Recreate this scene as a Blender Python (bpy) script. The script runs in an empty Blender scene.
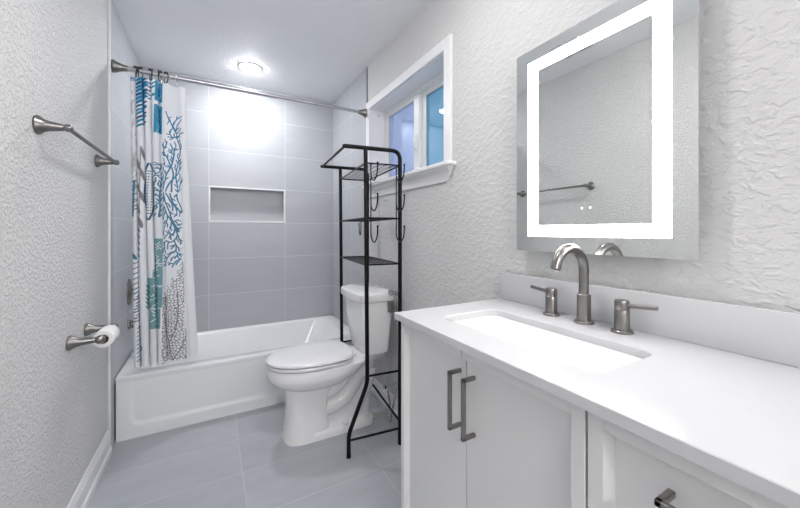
import bpy, bmesh, math, random
import numpy as np
from mathutils import Vector, Matrix
PI = math.pi
C = bpy.context.scene.collection
# ------------------------------------------------------------------ room numbers (metres)
W, D, H = 1.524, 3.222, 2.46          # tile face to tile face, tub back wall, ceiling
YN = -2.10                            # wall behind the camera
PL = -0.010                           # plaster face of the left wall
PR = W + 0.008                        # plaster face of the right wall
# ------------------------------------------------------------------ camera
cam_d = bpy.data.cameras.new('camera'); cam = bpy.data.objects.new('camera', cam_d); C.objects.link(cam)
cam_d.sensor_width = 36; cam_d.lens = 335.3/800*36
cam.location = (.481, 0, 1.19); cam.rotation_euler = (PI/2, 0, -.5106)
cam_d.shift_y = -(254-231.2)/800
cam_d.clip_start = .02
bpy.context.scene.camera = cam
# ------------------------------------------------------------------ world, exposure
sc = bpy.context.scene
sc.view_settings.view_transform = 'Standard'; sc.view_settings.look = 'None'
sc.view_settings.gamma = 1; sc.view_settings.use_curve_mapping = False
sc.view_settings.exposure = 0.50
w = bpy.data.worlds.new('world'); sc.world = w; w.use_nodes = True
w.node_tree.nodes['Background'].inputs[0].default_value = (.40, .50, .66, 1)
w.node_tree.nodes['Background'].inputs[1].default_value = .8
P_TUB, P_ROOM, P_FILL, P_LED = 12.0, 7.6, 52, 16

# ------------------------------------------------------------------ material helpers
def newmat(name):
    m = bpy.data.materials.new(name); m.use_nodes = True
    return m, m.node_tree.nodes, m.node_tree.links, m.node_tree.nodes['Principled BSDF']
def plain(name, col, rough=.5, metal=0, coat=0, noise=0, nscale=8, bump=0, bscale=200, spec=.5):
    m, N, L, b = newmat(name)
    b.inputs['Base Color'].default_value = (*col, 1); b.inputs['Roughness'].default_value = rough
    b.inputs['Metallic'].default_value = metal; b.inputs['Coat Weight'].default_value = coat
    b.inputs['Specular IOR Level'].default_value = spec
    tc = N.new('ShaderNodeTexCoord')
    if noise:
        n = N.new('ShaderNodeTexNoise'); n.inputs['Scale'].default_value = nscale; n.inputs['Detail'].default_value = 4
        L.new(tc.outputs['Object'], n.inputs['Vector'])
        r = N.new('ShaderNodeMapRange'); r.inputs[3].default_value = 1-noise; r.inputs[4].default_value = 1+noise
        L.new(n.outputs['Fac'], r.inputs[0])
        mx = N.new('ShaderNodeVectorMath'); mx.operation = 'SCALE'; mx.inputs[0].default_value = col
        L.new(r.outputs[0], mx.inputs['Scale']); L.new(mx.outputs[0], b.inputs['Base Color'])
    if bump:
        n = N.new('ShaderNodeTexNoise'); n.inputs['Scale'].default_value = bscale; n.inputs['Detail'].default_value = 2
        L.new(tc.outputs['Object'], n.inputs['Vector'])
        bp = N.new('ShaderNodeBump'); bp.inputs['Strength'].default_value = bump; bp.inputs['Distance'].default_value = .001
        L.new(n.outputs['Fac'], bp.inputs['Height']); L.new(bp.outputs[0], b.inputs['Normal'])
    return m
def plaster(name, col, s1, s2, k, stretch=(1, 1, 1)):
    m, N, L, b = newmat(name)
    b.inputs['Roughness'].default_value = .62; b.inputs['Specular IOR Level'].default_value = .35
    tc = N.new('ShaderNodeTexCoord'); mp = N.new('ShaderNodeMapping'); mp.inputs['Scale'].default_value = stretch
    L.new(tc.outputs['Object'], mp.inputs[0])
    n1 = N.new('ShaderNodeTexNoise'); n1.inputs['Scale'].default_value = s1; n1.inputs['Detail'].default_value = 3
    n1.inputs['Distortion'].default_value = .35
    n2 = N.new('ShaderNodeTexNoise'); n2.inputs['Scale'].default_value = s2; n2.inputs['Detail'].default_value = 5
    for n in (n1, n2): L.new(mp.outputs[0], n.inputs['Vector'])
    r = N.new('ShaderNodeValToRGB'); r.color_ramp.elements[0].position = .46; r.color_ramp.elements[1].position = .60
    L.new(n1.outputs['Fac'], r.inputs[0])
    a = N.new('ShaderNodeMath'); a.operation = 'MULTIPLY_ADD'; a.inputs[1].default_value = .8
    L.new(n2.outputs['Fac'], a.inputs[0]); L.new(r.outputs[0], a.inputs[2])
    bp = N.new('ShaderNodeBump'); bp.inputs['Strength'].default_value = k; bp.inputs['Distance'].default_value = .004
    L.new(a.outputs[0], bp.inputs['Height']); L.new(bp.outputs[0], b.inputs['Normal'])
    n3 = N.new('ShaderNodeTexNoise'); n3.inputs['Scale'].default_value = 3; L.new(tc.outputs['Object'], n3.inputs['Vector'])
    mr = N.new('ShaderNodeMapRange'); mr.inputs[3].default_value = .97; mr.inputs[4].default_value = 1.03; L.new(n3.outputs['Fac'], mr.inputs[0])
    sv = N.new('ShaderNodeVectorMath'); sv.operation = 'SCALE'; sv.inputs[0].default_value = col
    L.new(mr.outputs[0], sv.inputs['Scale']); L.new(sv.outputs[0], b.inputs['Base Color'])
    return m
def tile(name, col, grout, ax, pa, oa, pb, ob, gw=.004, rough=.32, streak=(1, 1, 4), var=.055, vein=0):
    """stack-bond tiles; ax = the two world axes of the face, pa/oa, pb/ob = pitch and offset"""
    m, N, L, b = newmat(name)
    g = N.new('ShaderNodeNewGeometry'); sp = N.new('ShaderNodeSeparateXYZ'); L.new(g.outputs['Position'], sp.inputs[0])
    def M(op, x, y=None, z=None):
        n = N.new('ShaderNodeMath'); n.operation = op
        for i, v in enumerate((x, y, z)):
            if v is None: continue
            if isinstance(v, (int, float)): n.inputs[i].default_value = v
            else: L.new(v, n.inputs[i])
        return n.outputs[0]
    ids = []; ms = []
    for a, p, o in ((ax[0], pa, oa), (ax[1], pb, ob)):
        q = M('DIVIDE', M('SUBTRACT', sp.outputs['XYZ'.index(a)], o), p)
        fl = M('FLOOR', q); fr = M('SUBTRACT', q, fl); ids.append(fl)
        d = M('MULTIPLY', M('MINIMUM', fr, M('SUBTRACT', 1, fr)), p)
        ms.append(d)
    dist = M('MINIMUM', *ms)
    mask = M('SUBTRACT', 1, M('SMOOTH_MIN', M('DIVIDE', dist, gw*.62), 1.0, .25))   # 1 in the joint
    mask = M('MAXIMUM', M('MINIMUM', M('MULTIPLY', mask, 2.2), 1), 0)
    wn = N.new('ShaderNodeTexWhiteNoise'); wn.noise_dimensions = '2D'
    cb = N.new('ShaderNodeCombineXYZ'); L.new(ids[0], cb.inputs[0]); L.new(ids[1], cb.inputs[1]); L.new(cb.outputs[0], wn.inputs['Vector'])
    mp = N.new('ShaderNodeMapping'); mp.inputs['Scale'].default_value = streak
    ad = N.new('ShaderNodeVectorMath'); L.new(g.outputs['Position'], ad.inputs[0]); L.new(wn.outputs['Color'], ad.inputs[1])
    L.new(ad.outputs[0], mp.inputs[0])
    n = N.new('ShaderNodeTexNoise'); n.inputs['Scale'].default_value = 4; n.inputs['Detail'].default_value = 6; n.inputs['Roughness'].default_value = .62
    L.new(mp.outputs[0], n.inputs['Vector'])
    f = M('ADD', M('MULTIPLY', M('SUBTRACT', n.outputs['Fac'], .5), var*3.2), M('MULTIPLY', M('SUBTRACT', wn.outputs['Value'], .5), var*.5))
    f = M('ADD', f, 1)
    sv = N.new('ShaderNodeVectorMath'); sv.operation = 'SCALE'; sv.inputs[0].default_value = col; L.new(f, sv.inputs['Scale'])
    mx = N.new('ShaderNodeMix'); mx.data_type = 'RGBA'; L.new(mask, mx.inputs[0]); L.new(sv.outputs[0], mx.inputs[6])
    mx.inputs[7].default_value = (*grout, 1); L.new(mx.outputs[2], b.inputs['Base Color'])
    b.inputs['Roughness'].default_value = rough
    bp = N.new('ShaderNodeBump'); bp.invert = True; bp.inputs['Strength'].default_value = .5; bp.inputs['Distance'].default_value = .001
    L.new(mask, bp.inputs['Height']); L.new(bp.outputs[0], b.inputs['Normal'])
    return m
def brushed(name, col, rough=.3):
    m, N, L, b = newmat(name)
    b.inputs['Base Color'].default_value = (*col, 1); b.inputs['Metallic'].default_value = 1
    tc = N.new('ShaderNodeTexCoord'); n = N.new('ShaderNodeTexNoise'); n.inputs['Scale'].default_value = 160
    L.new(tc.outputs['Object'], n.inputs['Vector'])
    r = N.new('ShaderNodeMapRange'); r.inputs[3].default_value = rough*.8; r.inputs[4].default_value = rough*1.25
    L.new(n.outputs['Fac'], r.inputs[0]); L.new(r.outputs[0], b.inputs['Roughness'])
    return m
def emit(name, col, s):
    m, N, L, b = newmat(name); b.inputs['Base Color'].default_value = (.9, .9, .9, 1)
    b.inputs['Emission Color'].default_value = (*col, 1); b.inputs['Emission Strength'].default_value = s
    return m
def glass_mat(name, tint, ior=1.7):
    m, N, L, b = newmat(name); N.remove(b); out = N['Material Output']
    t = N.new('ShaderNodeBsdfTransparent'); t.inputs[0].default_value = (*tint, 1)
    g = N.new('ShaderNodeBsdfGlossy'); g.inputs['Roughness'].default_value = .01; g.inputs[0].default_value = (.85, .92, 1, 1)
    lw = N.new('ShaderNodeLayerWeight'); lw.inputs[0].default_value = .5
    pw = N.new('ShaderNodeMath'); pw.operation = 'POWER'; pw.inputs[1].default_value = 4; L.new(lw.outputs['Facing'], pw.inputs[0])
    fr = N.new('ShaderNodeMath'); fr.operation = 'MULTIPLY_ADD'; fr.inputs[1].default_value = .93; fr.inputs[2].default_value = .07; L.new(pw.outputs[0], fr.inputs[0])
    mx = N.new('ShaderNodeMixShader'); L.new(fr.outputs[0], mx.inputs[0]); L.new(t.outputs[0], mx.inputs[1]); L.new(g.outputs[0], mx.inputs[2])
    L.new(mx.outputs[0], out.inputs[0]); return m
GT = (.68, .70, .73); TC = (.48, .495, .525)
M = dict(
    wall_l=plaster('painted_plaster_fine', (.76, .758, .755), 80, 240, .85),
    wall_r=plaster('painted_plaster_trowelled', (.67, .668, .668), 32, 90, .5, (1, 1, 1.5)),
    ceil=plaster('ceiling_paint', (.90, .908, .93), 60, 120, .2),
    tile_b=tile('grey_wall_tile_back', TC, GT, 'XZ', .6125, .4565, .305, .3496),
    tile_s=tile('grey_wall_tile_side', TC, GT, 'YZ', .6125, D-.50, .305, .3496, ),
    floor=tile('grey_floor_tile', (.42, .44, .475), (.58, .59, .61), 'XY', .61, .612, .305, .297, rough=.30, streak=(.9, 4, 1), var=.085, gw=.003),
    white=plain('white_trim_paint', (.86, .86, .88), .35, noise=.01),
    vinyl=plain('white_window_vinyl', (.88, .89, .90), .3, noise=.01),
    gasket=plain('grey_gasket', (.25, .27, .30), .5, noise=.05),
    cab=plain('cabinet_paint', (.76, .76, .765), .35, noise=.012, nscale=5),
    quartz=plain('white_quartz', (.62, .625, .645), .18, noise=.012, nscale=30),
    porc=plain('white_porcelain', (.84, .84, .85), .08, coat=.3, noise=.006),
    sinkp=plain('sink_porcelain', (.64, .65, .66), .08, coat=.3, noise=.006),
    tub=plain('tub_enamel', (.86, .88, .895), .12, coat=.3, noise=.006),
    seat=plain('seat_plastic', (.82, .82, .85), .18, noise=.006),
    nickel=brushed('brushed_nickel', (.25, .24, .232), .30),
    nickelp=brushed('dark_nickel_pull', (.30, .285, .27), .34),
    chrome=brushed('chrome', (.75, .76, .78), .10),
    steel=brushed('rod_steel', (.52, .52, .54), .22),
    black=plain('black_powder_coat', (.002, .002, .003), .38, spec=.22, noise=.1, nscale=60),
    darkhook=plain('dark_hook_metal', (.03, .03, .035), .3, metal=.6, noise=.1),
    mirror=None,
    paper=plain('tissue_paper', (.86, .86, .87), .9, bump=.4, bscale=400, noise=.02),
    card=plain('cardboard', (.35, .25, .17), .9, noise=.1),
    led=emit('mirror_led', (1, .98, .955), P_LED),
    button=emit('touch_button_glow', (.95, .97, 1), .35),
    edge=plain('mirror_edge', (.45, .50, .50), .2, metal=.3, noise=.05),
    back=plain('mirror_backing', (.25, .25, .26), .5, noise=.05),
    glassL=glass_mat('window_glass_lilac', (.80, .82, .93)),
    glassR=glass_mat('window_glass_teal', (.53, .75, .83)),
    dark=plain('dark_gap', (.05, .05, .05), .8, noise=.1),
    rubber=plain('grey_rubber', (.42, .43, .44), .5, noise=.05),
    ventm=plain('vent_plastic', (.72, .73, .75), .5, noise=.02),
    doorp=plain('door_paint', (.78, .78, .79), .4, noise=.01),
)
mm, N, L, b = newmat('mirror_silver'); b.inputs['Metallic'].default_value = 1; b.inputs['Base Color'].default_value = (.85, .87, .86, 1); b.inputs['Roughness'].default_value = .0
M['mirror'] = mm

# ------------------------------------------------------------------ mesh helpers
class MB:
    def __init__(s): s.bm = bmesh.new()
    def box(s, a, b, bev=0, seg=2, rot=None, piv=None, mi=0):
        a = Vector(a); b = Vector(b)
        r = bmesh.ops.create_cube(s.bm, size=1)['verts']
        for v in r: v.co = Vector(((a[i]+b[i])/2 + v.co[i]*abs(b[i]-a[i])) for i in range(3))
        if rot is not None:
            p = Vector(piv) if piv else (a+b)/2
            for v in r: v.co = p + rot @ (v.co-p)
        fs = set(f for v in r for f in v.link_faces)
        for f in fs: f.material_index = mi
        if bev:
            es = list(set(e for f in fs for e in f.edges))
            o = bmesh.ops.bevel(s.bm, geom=es, offset=bev, segments=seg, affect='EDGES', profile=.5)
            for f in o['faces']: f.material_index = mi
        return s
    def ring_loft(s, rings, cap=True, closed=True, mi=0, loop=False):
        vs = [[s.bm.verts.new(p) for p in r] for r in rings]
        n = len(vs[0]); m = len(vs)
        for i in range(m if loop else m-1):
            A, B = vs[i], vs[(i+1) % m]
            for j in range(n if closed else n-1):
                k = (j+1) % n
                f = s.bm.faces.new((A[j], A[k], B[k], B[j])); f.material_index = mi
        if cap and not loop:
            for q, rv in ((0, True), (-1, False)):
                try:
                    f = s.bm.faces.new(vs[q][::-1] if rv else vs[q]); f.material_index = mi
                except ValueError: pass
        return vs
    def tube(s, pts, r, n=12, cap=True, mi=0, loop=False):
        pts = [Vector(p) for p in pts]; rr = r if isinstance(r, (list, tuple)) else [r]*len(pts)
        T = []
        for i in range(len(pts)):
            if loop: t = pts[(i+1) % len(pts)]-pts[i-1]
            else: t = pts[min(i+1, len(pts)-1)]-pts[max(i-1, 0)]
            T.append(t.normalized())
        up = Vector((0, 0, 1)) if abs(T[0].z) < .9 else Vector((1, 0, 0))
        nrm = (up - T[0]*up.dot(T[0])).normalized(); rings = []
        for i, p in enumerate(pts):
            nrm = (nrm - T[i]*nrm.dot(T[i])).normalized(); bn = T[i].cross(nrm)
            rings.append([p + (nrm*math.cos(2*PI*k/n)+bn*math.sin(2*PI*k/n))*rr[i] for k in range(n)])
        s.ring_loft(rings, cap, True, mi, loop); return s
    def lathe(s, prof, origin, axis, n=32, mi=0):
        """prof = [(along, radius)]"""
        axis = Vector(axis).normalized(); up = Vector((0, 0, 1)) if abs(axis.z) < .9 else Vector((1, 0, 0))
        u = axis.cross(up).normalized(); v = axis.cross(u); o = Vector(origin)
        s.ring_loft([[o+axis*a+(u*math.cos(2*PI*k/n)+v*math.sin(2*PI*k/n))*max(r, 1e-5) for k in range(n)] for a, r in prof], True, True, mi); return s
    def prism(s, poly, fn, a, b, mi=0):
        """poly in 2D, fn(p2, t) -> 3D, from t=a to t=b"""
        s.ring_loft([[fn(p, a) for p in poly], [fn(p, b) for p in poly]], True, True, mi); return s
    def sphere(s, c, r, sc=(1, 1, 1), n=16, mi=0):
        o = bmesh.ops.create_uvsphere(s.bm, u_segments=n, v_segments=n//2+2, radius=r)['verts']
        for v in o: v.co = Vector(c)+Vector((v.co.x*sc[0], v.co.y*sc[1], v.co.z*sc[2]))
        return s
    def build(s, name, mats, parent=None, smooth=True, sharp=35, loc=None):
        bmesh.ops.recalc_face_normals(s.bm, faces=s.bm.faces)
        me = bpy.data.meshes.new(name)
        org = Vector(loc) if loc is not None else None
        if parent is not None: org = Vector(parent['_w']) if '_w' in parent else Vector((0, 0, 0))
        if org is not None:
            for v in s.bm.verts: v.co -= org
        if smooth:
            for f in s.bm.faces: f.smooth = True
            for e in s.bm.edges:
                if len(e.link_faces) == 2 and e.calc_face_angle(0) > math.radians(sharp): e.smooth = False
        s.bm.to_mesh(me); s.bm.free()
        for m in (mats if isinstance(mats, (list, tuple)) else [mats]): me.materials.append(m)
        o = bpy.data.objects.new(name, me); C.objects.link(o)
        if parent is not None: o.parent = parent
        elif loc is not None: o.location = loc
        if parent is not None: o['_w'] = list(org)
        elif loc is not None: o['_w'] = list(loc)
        return o
def arc(c, r, a0, a1, n, fn):
    return [fn(c[0]+r*math.cos(a0+(a1-a0)*i/n), c[1]+r*math.sin(a0+(a1-a0)*i/n)) for i in range(n+1)]
def smooth_path(pts, n=8):
    pts = [Vector(p) for p in pts]; P = [pts[0]*2-pts[1]]+pts+[pts[-1]*2-pts[-2]]; out = []
    for i in range(1, len(P)-2):
        for k in range(n):
            t = k/n; a, b_, c, d = P[i-1], P[i], P[i+1], P[i+2]
            out.append(.5*((2*b_)+(c-a)*t+(2*a-5*b_+4*c-d)*t*t+(3*b_-a-3*c+d)*t**3))
    out.append(P[-2]); return out
def bend(pts, r=.02, n=6):
    """polyline with rounded corners"""
    pts = [Vector(p) for p in pts]; out = [pts[0]]
    for i in range(1, len(pts)-1):
        a = (pts[i-1]-pts[i]); b_ = (pts[i+1]-pts[i]); k = min(r, a.length*.48, b_.length*.48)
        p0 = pts[i]+a.normalized()*k; p1 = pts[i]+b_.normalized()*k
        for j in range(n+1):
            t = j/n; out.append(p0*(1-t)**2+pts[i]*2*t*(1-t)+p1*t*t)
    out.append(pts[-1]); return out
def empty(name, loc, label, cat, group=None):
    o = bpy.data.objects.new(name, None); C.objects.link(o); o.location = loc; o.empty_display_size = .05
    o['_w'] = list(loc); return tag(o, label, cat, group)
def tag(o, label=None, cat=None, group=None, kind=None):
    for k, v in (('label', label), ('category', cat), ('group', group), ('kind', kind)):
        if v: o[k] = v
    return o
def struct(o, label=None): o['kind'] = 'structure'; (label and o.__setitem__('label', label)); return o
def rrect(x0, x1, y0, y1, r, n=6):
    p = []
    for cx, cy, a in ((x1-r, y1-r, 0), (x0+r, y1-r, PI/2), (x0+r, y0+r, PI), (x1-r, y0+r, 3*PI/2)):
        for i in range(n+1): p.append((cx+r*math.cos(a+PI/2*i/n), cy+r*math.sin(a+PI/2*i/n)))
    return p

# ------------------------------------------------------------------ room shell
b = MB().box((-.25, YN-.15, -.12), (W+.30, D+.25, 0)); struct(b.build('floor', M['floor'], smooth=False), 'light grey streaked rectangular floor tiles')
b = MB().box((-.25, YN-.15, H), (W+.30, D+.25, H+.12)); struct(b.build('ceiling', M['ceil'], smooth=False), 'white painted ceiling')
b = MB().box((-.20, YN, 0), (PL, D+.10, H)).box((PL, 2.352, 0), (0, D, H), mi=1)
struct(b.build('wall_left', [M['wall_l'], M['tile_s']], smooth=False), 'textured off-white plaster wall, grey tiled beside the tub')
# right wall with the window hole
WY0, WY1, WZ0, WZ1 = 1.393, 2.328, 1.520, 2.118
b = MB()
XO = W+.20
b.box((PR, YN, 0), (XO, WY0, H)).box((PR, WY1, 0), (XO, D+.10, H)).box((PR, WY0, 0), (XO, WY1, WZ0)).box((PR, WY0, WZ1), (XO, WY1, H))
b.box((W, 2.392, 0), (PR, D, H), mi=1)
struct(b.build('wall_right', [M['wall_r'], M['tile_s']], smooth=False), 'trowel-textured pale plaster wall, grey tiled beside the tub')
# back wall with the niche
NX0, NX1, NZ0, NZ1 = .4565, 1.069, 1.2700, 1.5696
b = MB()
b.box((-.20, D, 0), (NX0, D+.2, H)).box((NX1, D, 0), (XO, D+.2, H)).box((NX0, D, 0), (NX1, D+.2, NZ0)).box((NX0, D, NZ1), (NX1, D+.2, H)).box((NX0, D+.09, NZ0), (NX1, D+.2, NZ1))
struct(b.build('wall_back', M['tile_b'], smooth=False), 'grey stacked rectangular wall tiles behind the tub, with a niche')
b = MB()
t = .011
b.box((NX0-.002, D-.003, NZ1-t), (NX1+.002, D+.012, NZ1+.002)).box((NX0-.002, D-.003, NZ0-.002), (NX1+.002, D+.012, NZ0+t))
b.box((NX0-.002, D-.003, NZ0+t), (NX0+t, D+.012, NZ1-t)).box((NX1-t, D-.003, NZ0+t), (NX1+.002, D+.012, NZ1-t))
struct(b.build('trim_1', M['white'], smooth=False), 'white edging around the shower niche')
struct(MB().box((-.20, YN-.12, 0), (XO, YN, H)).build('wall_near', M['wall_r'], smooth=False))
b = MB().box((.05, YN, 0), (.11, YN+.02, 2.10), .003).box((.91, YN, 0), (.97, YN+.02, 2.10), .003).box((.11, YN, 2.04), (.91, YN+.02, 2.10), .003)
b.box((.11, YN, .008), (.91, YN+.012, 2.04), .002)
dr = struct(b.build('door_1', M['doorp'], smooth=False), 'white room door behind the viewer')
MB().lathe([(0, .03), (.008, .03), (.01, .012), (.04, .012), (.045, .026), (.07, .026), (.078, .012)], (.84, YN+.012, .95), (0, 1, 0), 24).build('door_knob', M['nickel'], dr)
# edge strips where the tile ends
struct(MB().box((PL, 2.343, .0), (.002, 2.353, H), .002).build('trim_2', M['white']), 'thin white edging strip on the left tile edge')
struct(MB().box((W-.002, 2.386, .0), (PR, 2.393, H), .001).build('trim_3', M['gasket']), 'thin grey edging strip on the right tile edge')
# skirting
def skirting(name, x, sgn, y0, y1, z=.12):
    prof = [(0, 0), (.020, 0), (.020, .022), (.016, .030), (.013, .032), (.013, z-.03), (.010, z-.022), (.008, z-.012), (.005, z), (0, z)]
    b = MB().prism(prof, lambda p, t_: Vector((x+sgn*p[0], t_, p[1])), y0, y1)
    return struct(b.build(name, M['white'], smooth=False))
skirting('baseboard_left', PL, 1, YN+.02, 2.343); skirting('baseboard_right', PR, -1, 1.0, 2.386, .10)

# ------------------------------------------------------------------ window
b = MB(); cw = .058; XW = PR
def casing_piece(mb, a0, a1, fn):   # small stepped profile, mitre ignored
    pass
b.box((XW-.016, WY0-cw, WZ0+.016), (XW, WY0, WZ1+cw), .003).box((XW-.016, WY1, WZ0+.016), (XW, WY1+.06, WZ1+cw), .003).box((XW-.016, WY0, WZ1), (XW, WY1, WZ1+cw), .003)
# jamb liner
fx = 1.644
b.box((XW-.001, WY0-.004, WZ0), (fx+.07, WY0+.004, WZ1+.004)).box((XW-.001, WY1-.004, WZ0), (fx+.07, WY1+.004, WZ1+.004)).box((XW-.001, WY0, WZ1-.004), (fx+.07, WY1, WZ1+.006))
win = struct(b.build('window_1', M['white'], smooth=False), 'white cased horizontal slider window above the toilet')
b = MB().box((W-.045, WY0-.085, WZ0-.002), (fx+.01, WY1+.052, WZ0+.018), .004)
b.build('window_sill', M['white'], win)
prof = [(0, 0), (.010, 0), (.012, .012), (.014, .045), (.022, .054), (.034, .062), (.036, .074), (0, .074)]
ya, yb = WY0-.070, WY1+.050
b = MB()
r0 = [Vector((XW-p[0], ya+.055*(1-p[1]/.074), WZ0-.076+p[1])) for p in prof]; r1 = [Vector((XW-p[0], yb, WZ0-.076+p[1])) for p in prof]
b.ring_loft([r0, r1]); b.build('sill_apron', M['white'], win, smooth=False)
# vinyl frame and two sashes
b = MB(); zb, zt = WZ0+.018, WZ1-.004
b.box((fx, WY0+.004, zb), (fx+.06, WY0+.030, zt), .003).box((fx, WY1-.030, zb), (fx+.06, WY1-.004, zt), .003)
b.box((fx, WY0+.03, zt-.028), (fx+.06, WY1-.03, zt), .003).box((fx, WY0+.03, zb), (fx+.06, WY1-.03, zb+.012), .003)
b.build('window_frame', M['vinyl'], win, smooth=False)
def sash(y0, y1, x0, gmat, st=.034, name='sash', stl=None, str_=None):
    stl = stl or st; str_ = str_ or st
    z0, z1 = zb+.012, zt-.028
    b = MB().box((x0, y0, z0), (x0+.026, y0+stl, z1), .003).box((x0, y1-str_, z0), (x0+.026, y1, z1), .003)
    b.box((x0, y0+stl, z1-.028), (x0+.026, y1-str_, z1), .003).box((x0, y0+stl, z0), (x0+.026, y1-str_, z0+.022), .003)
    s_ = b.build(name, M['vinyl'], win, smooth=False)
    g0, g1, h0, h1 = y0+stl, y1-str_, z0+.022, z1-.028; q = .003
    MB().box((x0+.004, g0, h0), (x0+.007, g0+q, h1)).box((x0+.004, g1-q, h0), (x0+.007, g1, h1)).box((x0+.004, g0, h1-q), (x0+.007, g1, h1)).box((x0+.004, g0, h0), (x0+.007, g1, h0+q)).build('gasket', M['gasket'], s_, smooth=False)
    MB().box((x0+.010, g0, h0), (x0+.016, g1, h1)).build('pane', gmat, s_, smooth=False)
    return s_
sash(1.835, WY1-.030, fx+.004, M['glassL'], str_=.036, stl=.062)
s2 = sash(WY0+.030, 1.835, fx+.030, M['glassR'], stl=.034, str_=.045)
b = MB().box((fx-.010, 1.852, 1.73), (fx+.006, 1.876, 1.82), .006, 3).box((fx-.016, 1.858, 1.755), (fx-.006, 1.870, 1.805), .003)
b.build('latch', M['vinyl'], win)
b = MB().lathe([(0, .006), (.004, .006), (.006, .003)], (fx-.05, WY1-.004, 2.075), (0, -1, 0), 12); b.build('screw_cap', M['gasket'], win)

# ------------------------------------------------------------------ ceiling lights and vent
def downlight(x, y, label, mat, r=.080):
    t_ = empty('recessed_downlight', (x, y, H), label, 'ceiling light')
    MB().lathe([(0, r*1.05), (.003, r*1.05), (.006, r*1.0), (.007, r*.90), (.004, r*.87), (0, r*.87)], (x, y, H), (0, 0, -1), 40).build('trim_ring', M['white'], t_)
    MB().lathe([(0, r*.86), (.008, r*.86), (.012, r*.80), (.016, r*.64), (.019, r*.42), (.021, r*.2), (.0215, .001)], (x, y, H), (0, 0, -1), 40).build('lens', mat, t_)
downlight(.737, 2.838, 'round recessed downlight glowing in the ceiling above the bathtub', emit('tub_lens_glow', (.985, .99, 1), P_TUB/(PI*.021)))
def fill_dome_light(x, y, label, mat, r=.12, drop=.10):
    t_ = empty('fill_dome_light', (x, y, H), label, 'ceiling light')
    MB().lathe([(0, .06), (.012, .06), (.016, .022), (drop-.03, .020), (drop-.028, .05), (drop-.02, .05)], (x, y, H), (0, 0, -1), 32).build('canopy', M['nickel'], t_)
    MB().lathe([(drop-.02, .03), (drop-.02, r*.72), (drop, r*.93), (drop+.025, r), (drop+.05, r*.93), (drop+.075, r*.72), (drop+.09, r*.4), (drop+.094, .01)], (x, y, H), (0, 0, -1), 40).build('glass_bowl', mat, t_)
downlight(.86, .92, 'round recessed ceiling downlight over the middle of the room, above the vanity', emit('room_lens_glow', (1, .985, .97), P_ROOM/(PI*.021)))
fill_dome_light(.55, -1.55, 'round glowing glass fill light, added on the ceiling near the door behind the viewer', emit('fill_bowl_glow', (1, .975, .95), P_FILL/(PI*.16)))  # added fill lamp, out of view, evens the light along the room
vt = empty('ceiling_vent', (.32, 1.44, H), 'small square white ceiling exhaust vent with dark slots, reflected in the mirror', 'vent')
MB().box((.215, 1.335, H-.012), (.425, 1.545, H), .004).build('grille', M['ventm'], vt)
b = MB()
for k in range(7):
    x0 = .412-.026*k
    for y0, y1 in ((1.355, 1.425), (1.445, 1.520)): b.box((x0-.010, y0, H-.0135), (x0, y1, H-.0115))
b.build('slots', M['dark'], vt, smooth=False)

# ------------------------------------------------------------------ bathtub
YA, TZ = 2.430, .362
tubo = empty('bathtub', (W/2, (YA+D)/2, 0), 'white alcove bathtub with an embossed apron under the shower curtain', 'bathtub')
x0, x1, y0, y1 = .003, W-.003, YA, D-.003
def loop_at(ix0, ix1, iy0, iy1, z, r): return [Vector((p[0], p[1], z)) for p in rrect(x0+ix0, x1-ix1, y0+iy0, y1-iy1, r, 8)]
rings = [loop_at(0, 0, .012, 0, .30, .004), loop_at(0, 0, .003, 0, TZ-.028, .004), loop_at(0, 0, 0, 0, TZ-.018, .005), loop_at(0, 0, .001, 0, TZ-.006, .006), loop_at(.004, .004, .006, .004, TZ, .010),
         loop_at(.062, .10, .075, .045, TZ, .10), loop_at(.072, .11, .085, .053, TZ-.006, .10), loop_at(.078, .118, .092, .058, TZ-.022, .10),
         loop_at(.10, .20, .115, .085, .14, .11), loop_at(.125, .26, .14, .11, .075, .12), loop_at(.17, .32, .19, .16, .062, .12)]
b = MB(); b.ring_loft(rings, cap=False)
b.bm.faces.new([v for v in b.bm.verts][-len(rings[0]):])
b.build('basin', M['tub'], tubo)
# apron with embossed field: height grid over (x,z)
def apron_y(x, z):
    dx = min(x-x0-.075, x1-.075-x); dz = z-.075; r = .05
    # rounded-corner signed distance to the recessed field (open at the top)
    if dx < r and dz < r: d = r-math.hypot(r-dx, r-dz)
    else: d = min(dx, dz)
    k = max(0, min(1, d/.030+.5)); k = k*k*(3-2*k)
    top = max(0, min(1, (z-.10)/.20))
    return YA+.004+.009*k*(1-top**1.3*.9)
b = MB(); nx, nz = 240, 70
g = [[b.bm.verts.new((x0+(x1-x0)*i/nx, apron_y(x0+(x1-x0)*i/nx, .34*j/nz), .34*j/nz)) for i in range(nx+1)] for j in range(nz+1)]
for j in range(nz):
    for i in range(nx): b.bm.faces.new((g[j][i], g[j][i+1], g[j+1][i+1], g[j+1][i]))
for i in range(nx):
    pass
b.box((x0, YA+.016, 0), (x1, YA+.06, .335))
b.box((x0, YA-.001, 0), (x1, YA+.017, .004))
b.box((x0, YA+.004, 0), (x0+.004, YA+.03, .34))
b.build('apron', M['tub'], tubo)
MB().lathe([(0, .028), (.004, .028), (.007, .02), (.008, .004)], (.30, 2.83, .061), (0, 0, 1), 20).build('drain', M['nickel'], tubo)
b = MB().box((PL+.0, YA+.001, .0), (x0, YA+.012, TZ), 0); 
b.bm.free()

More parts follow.
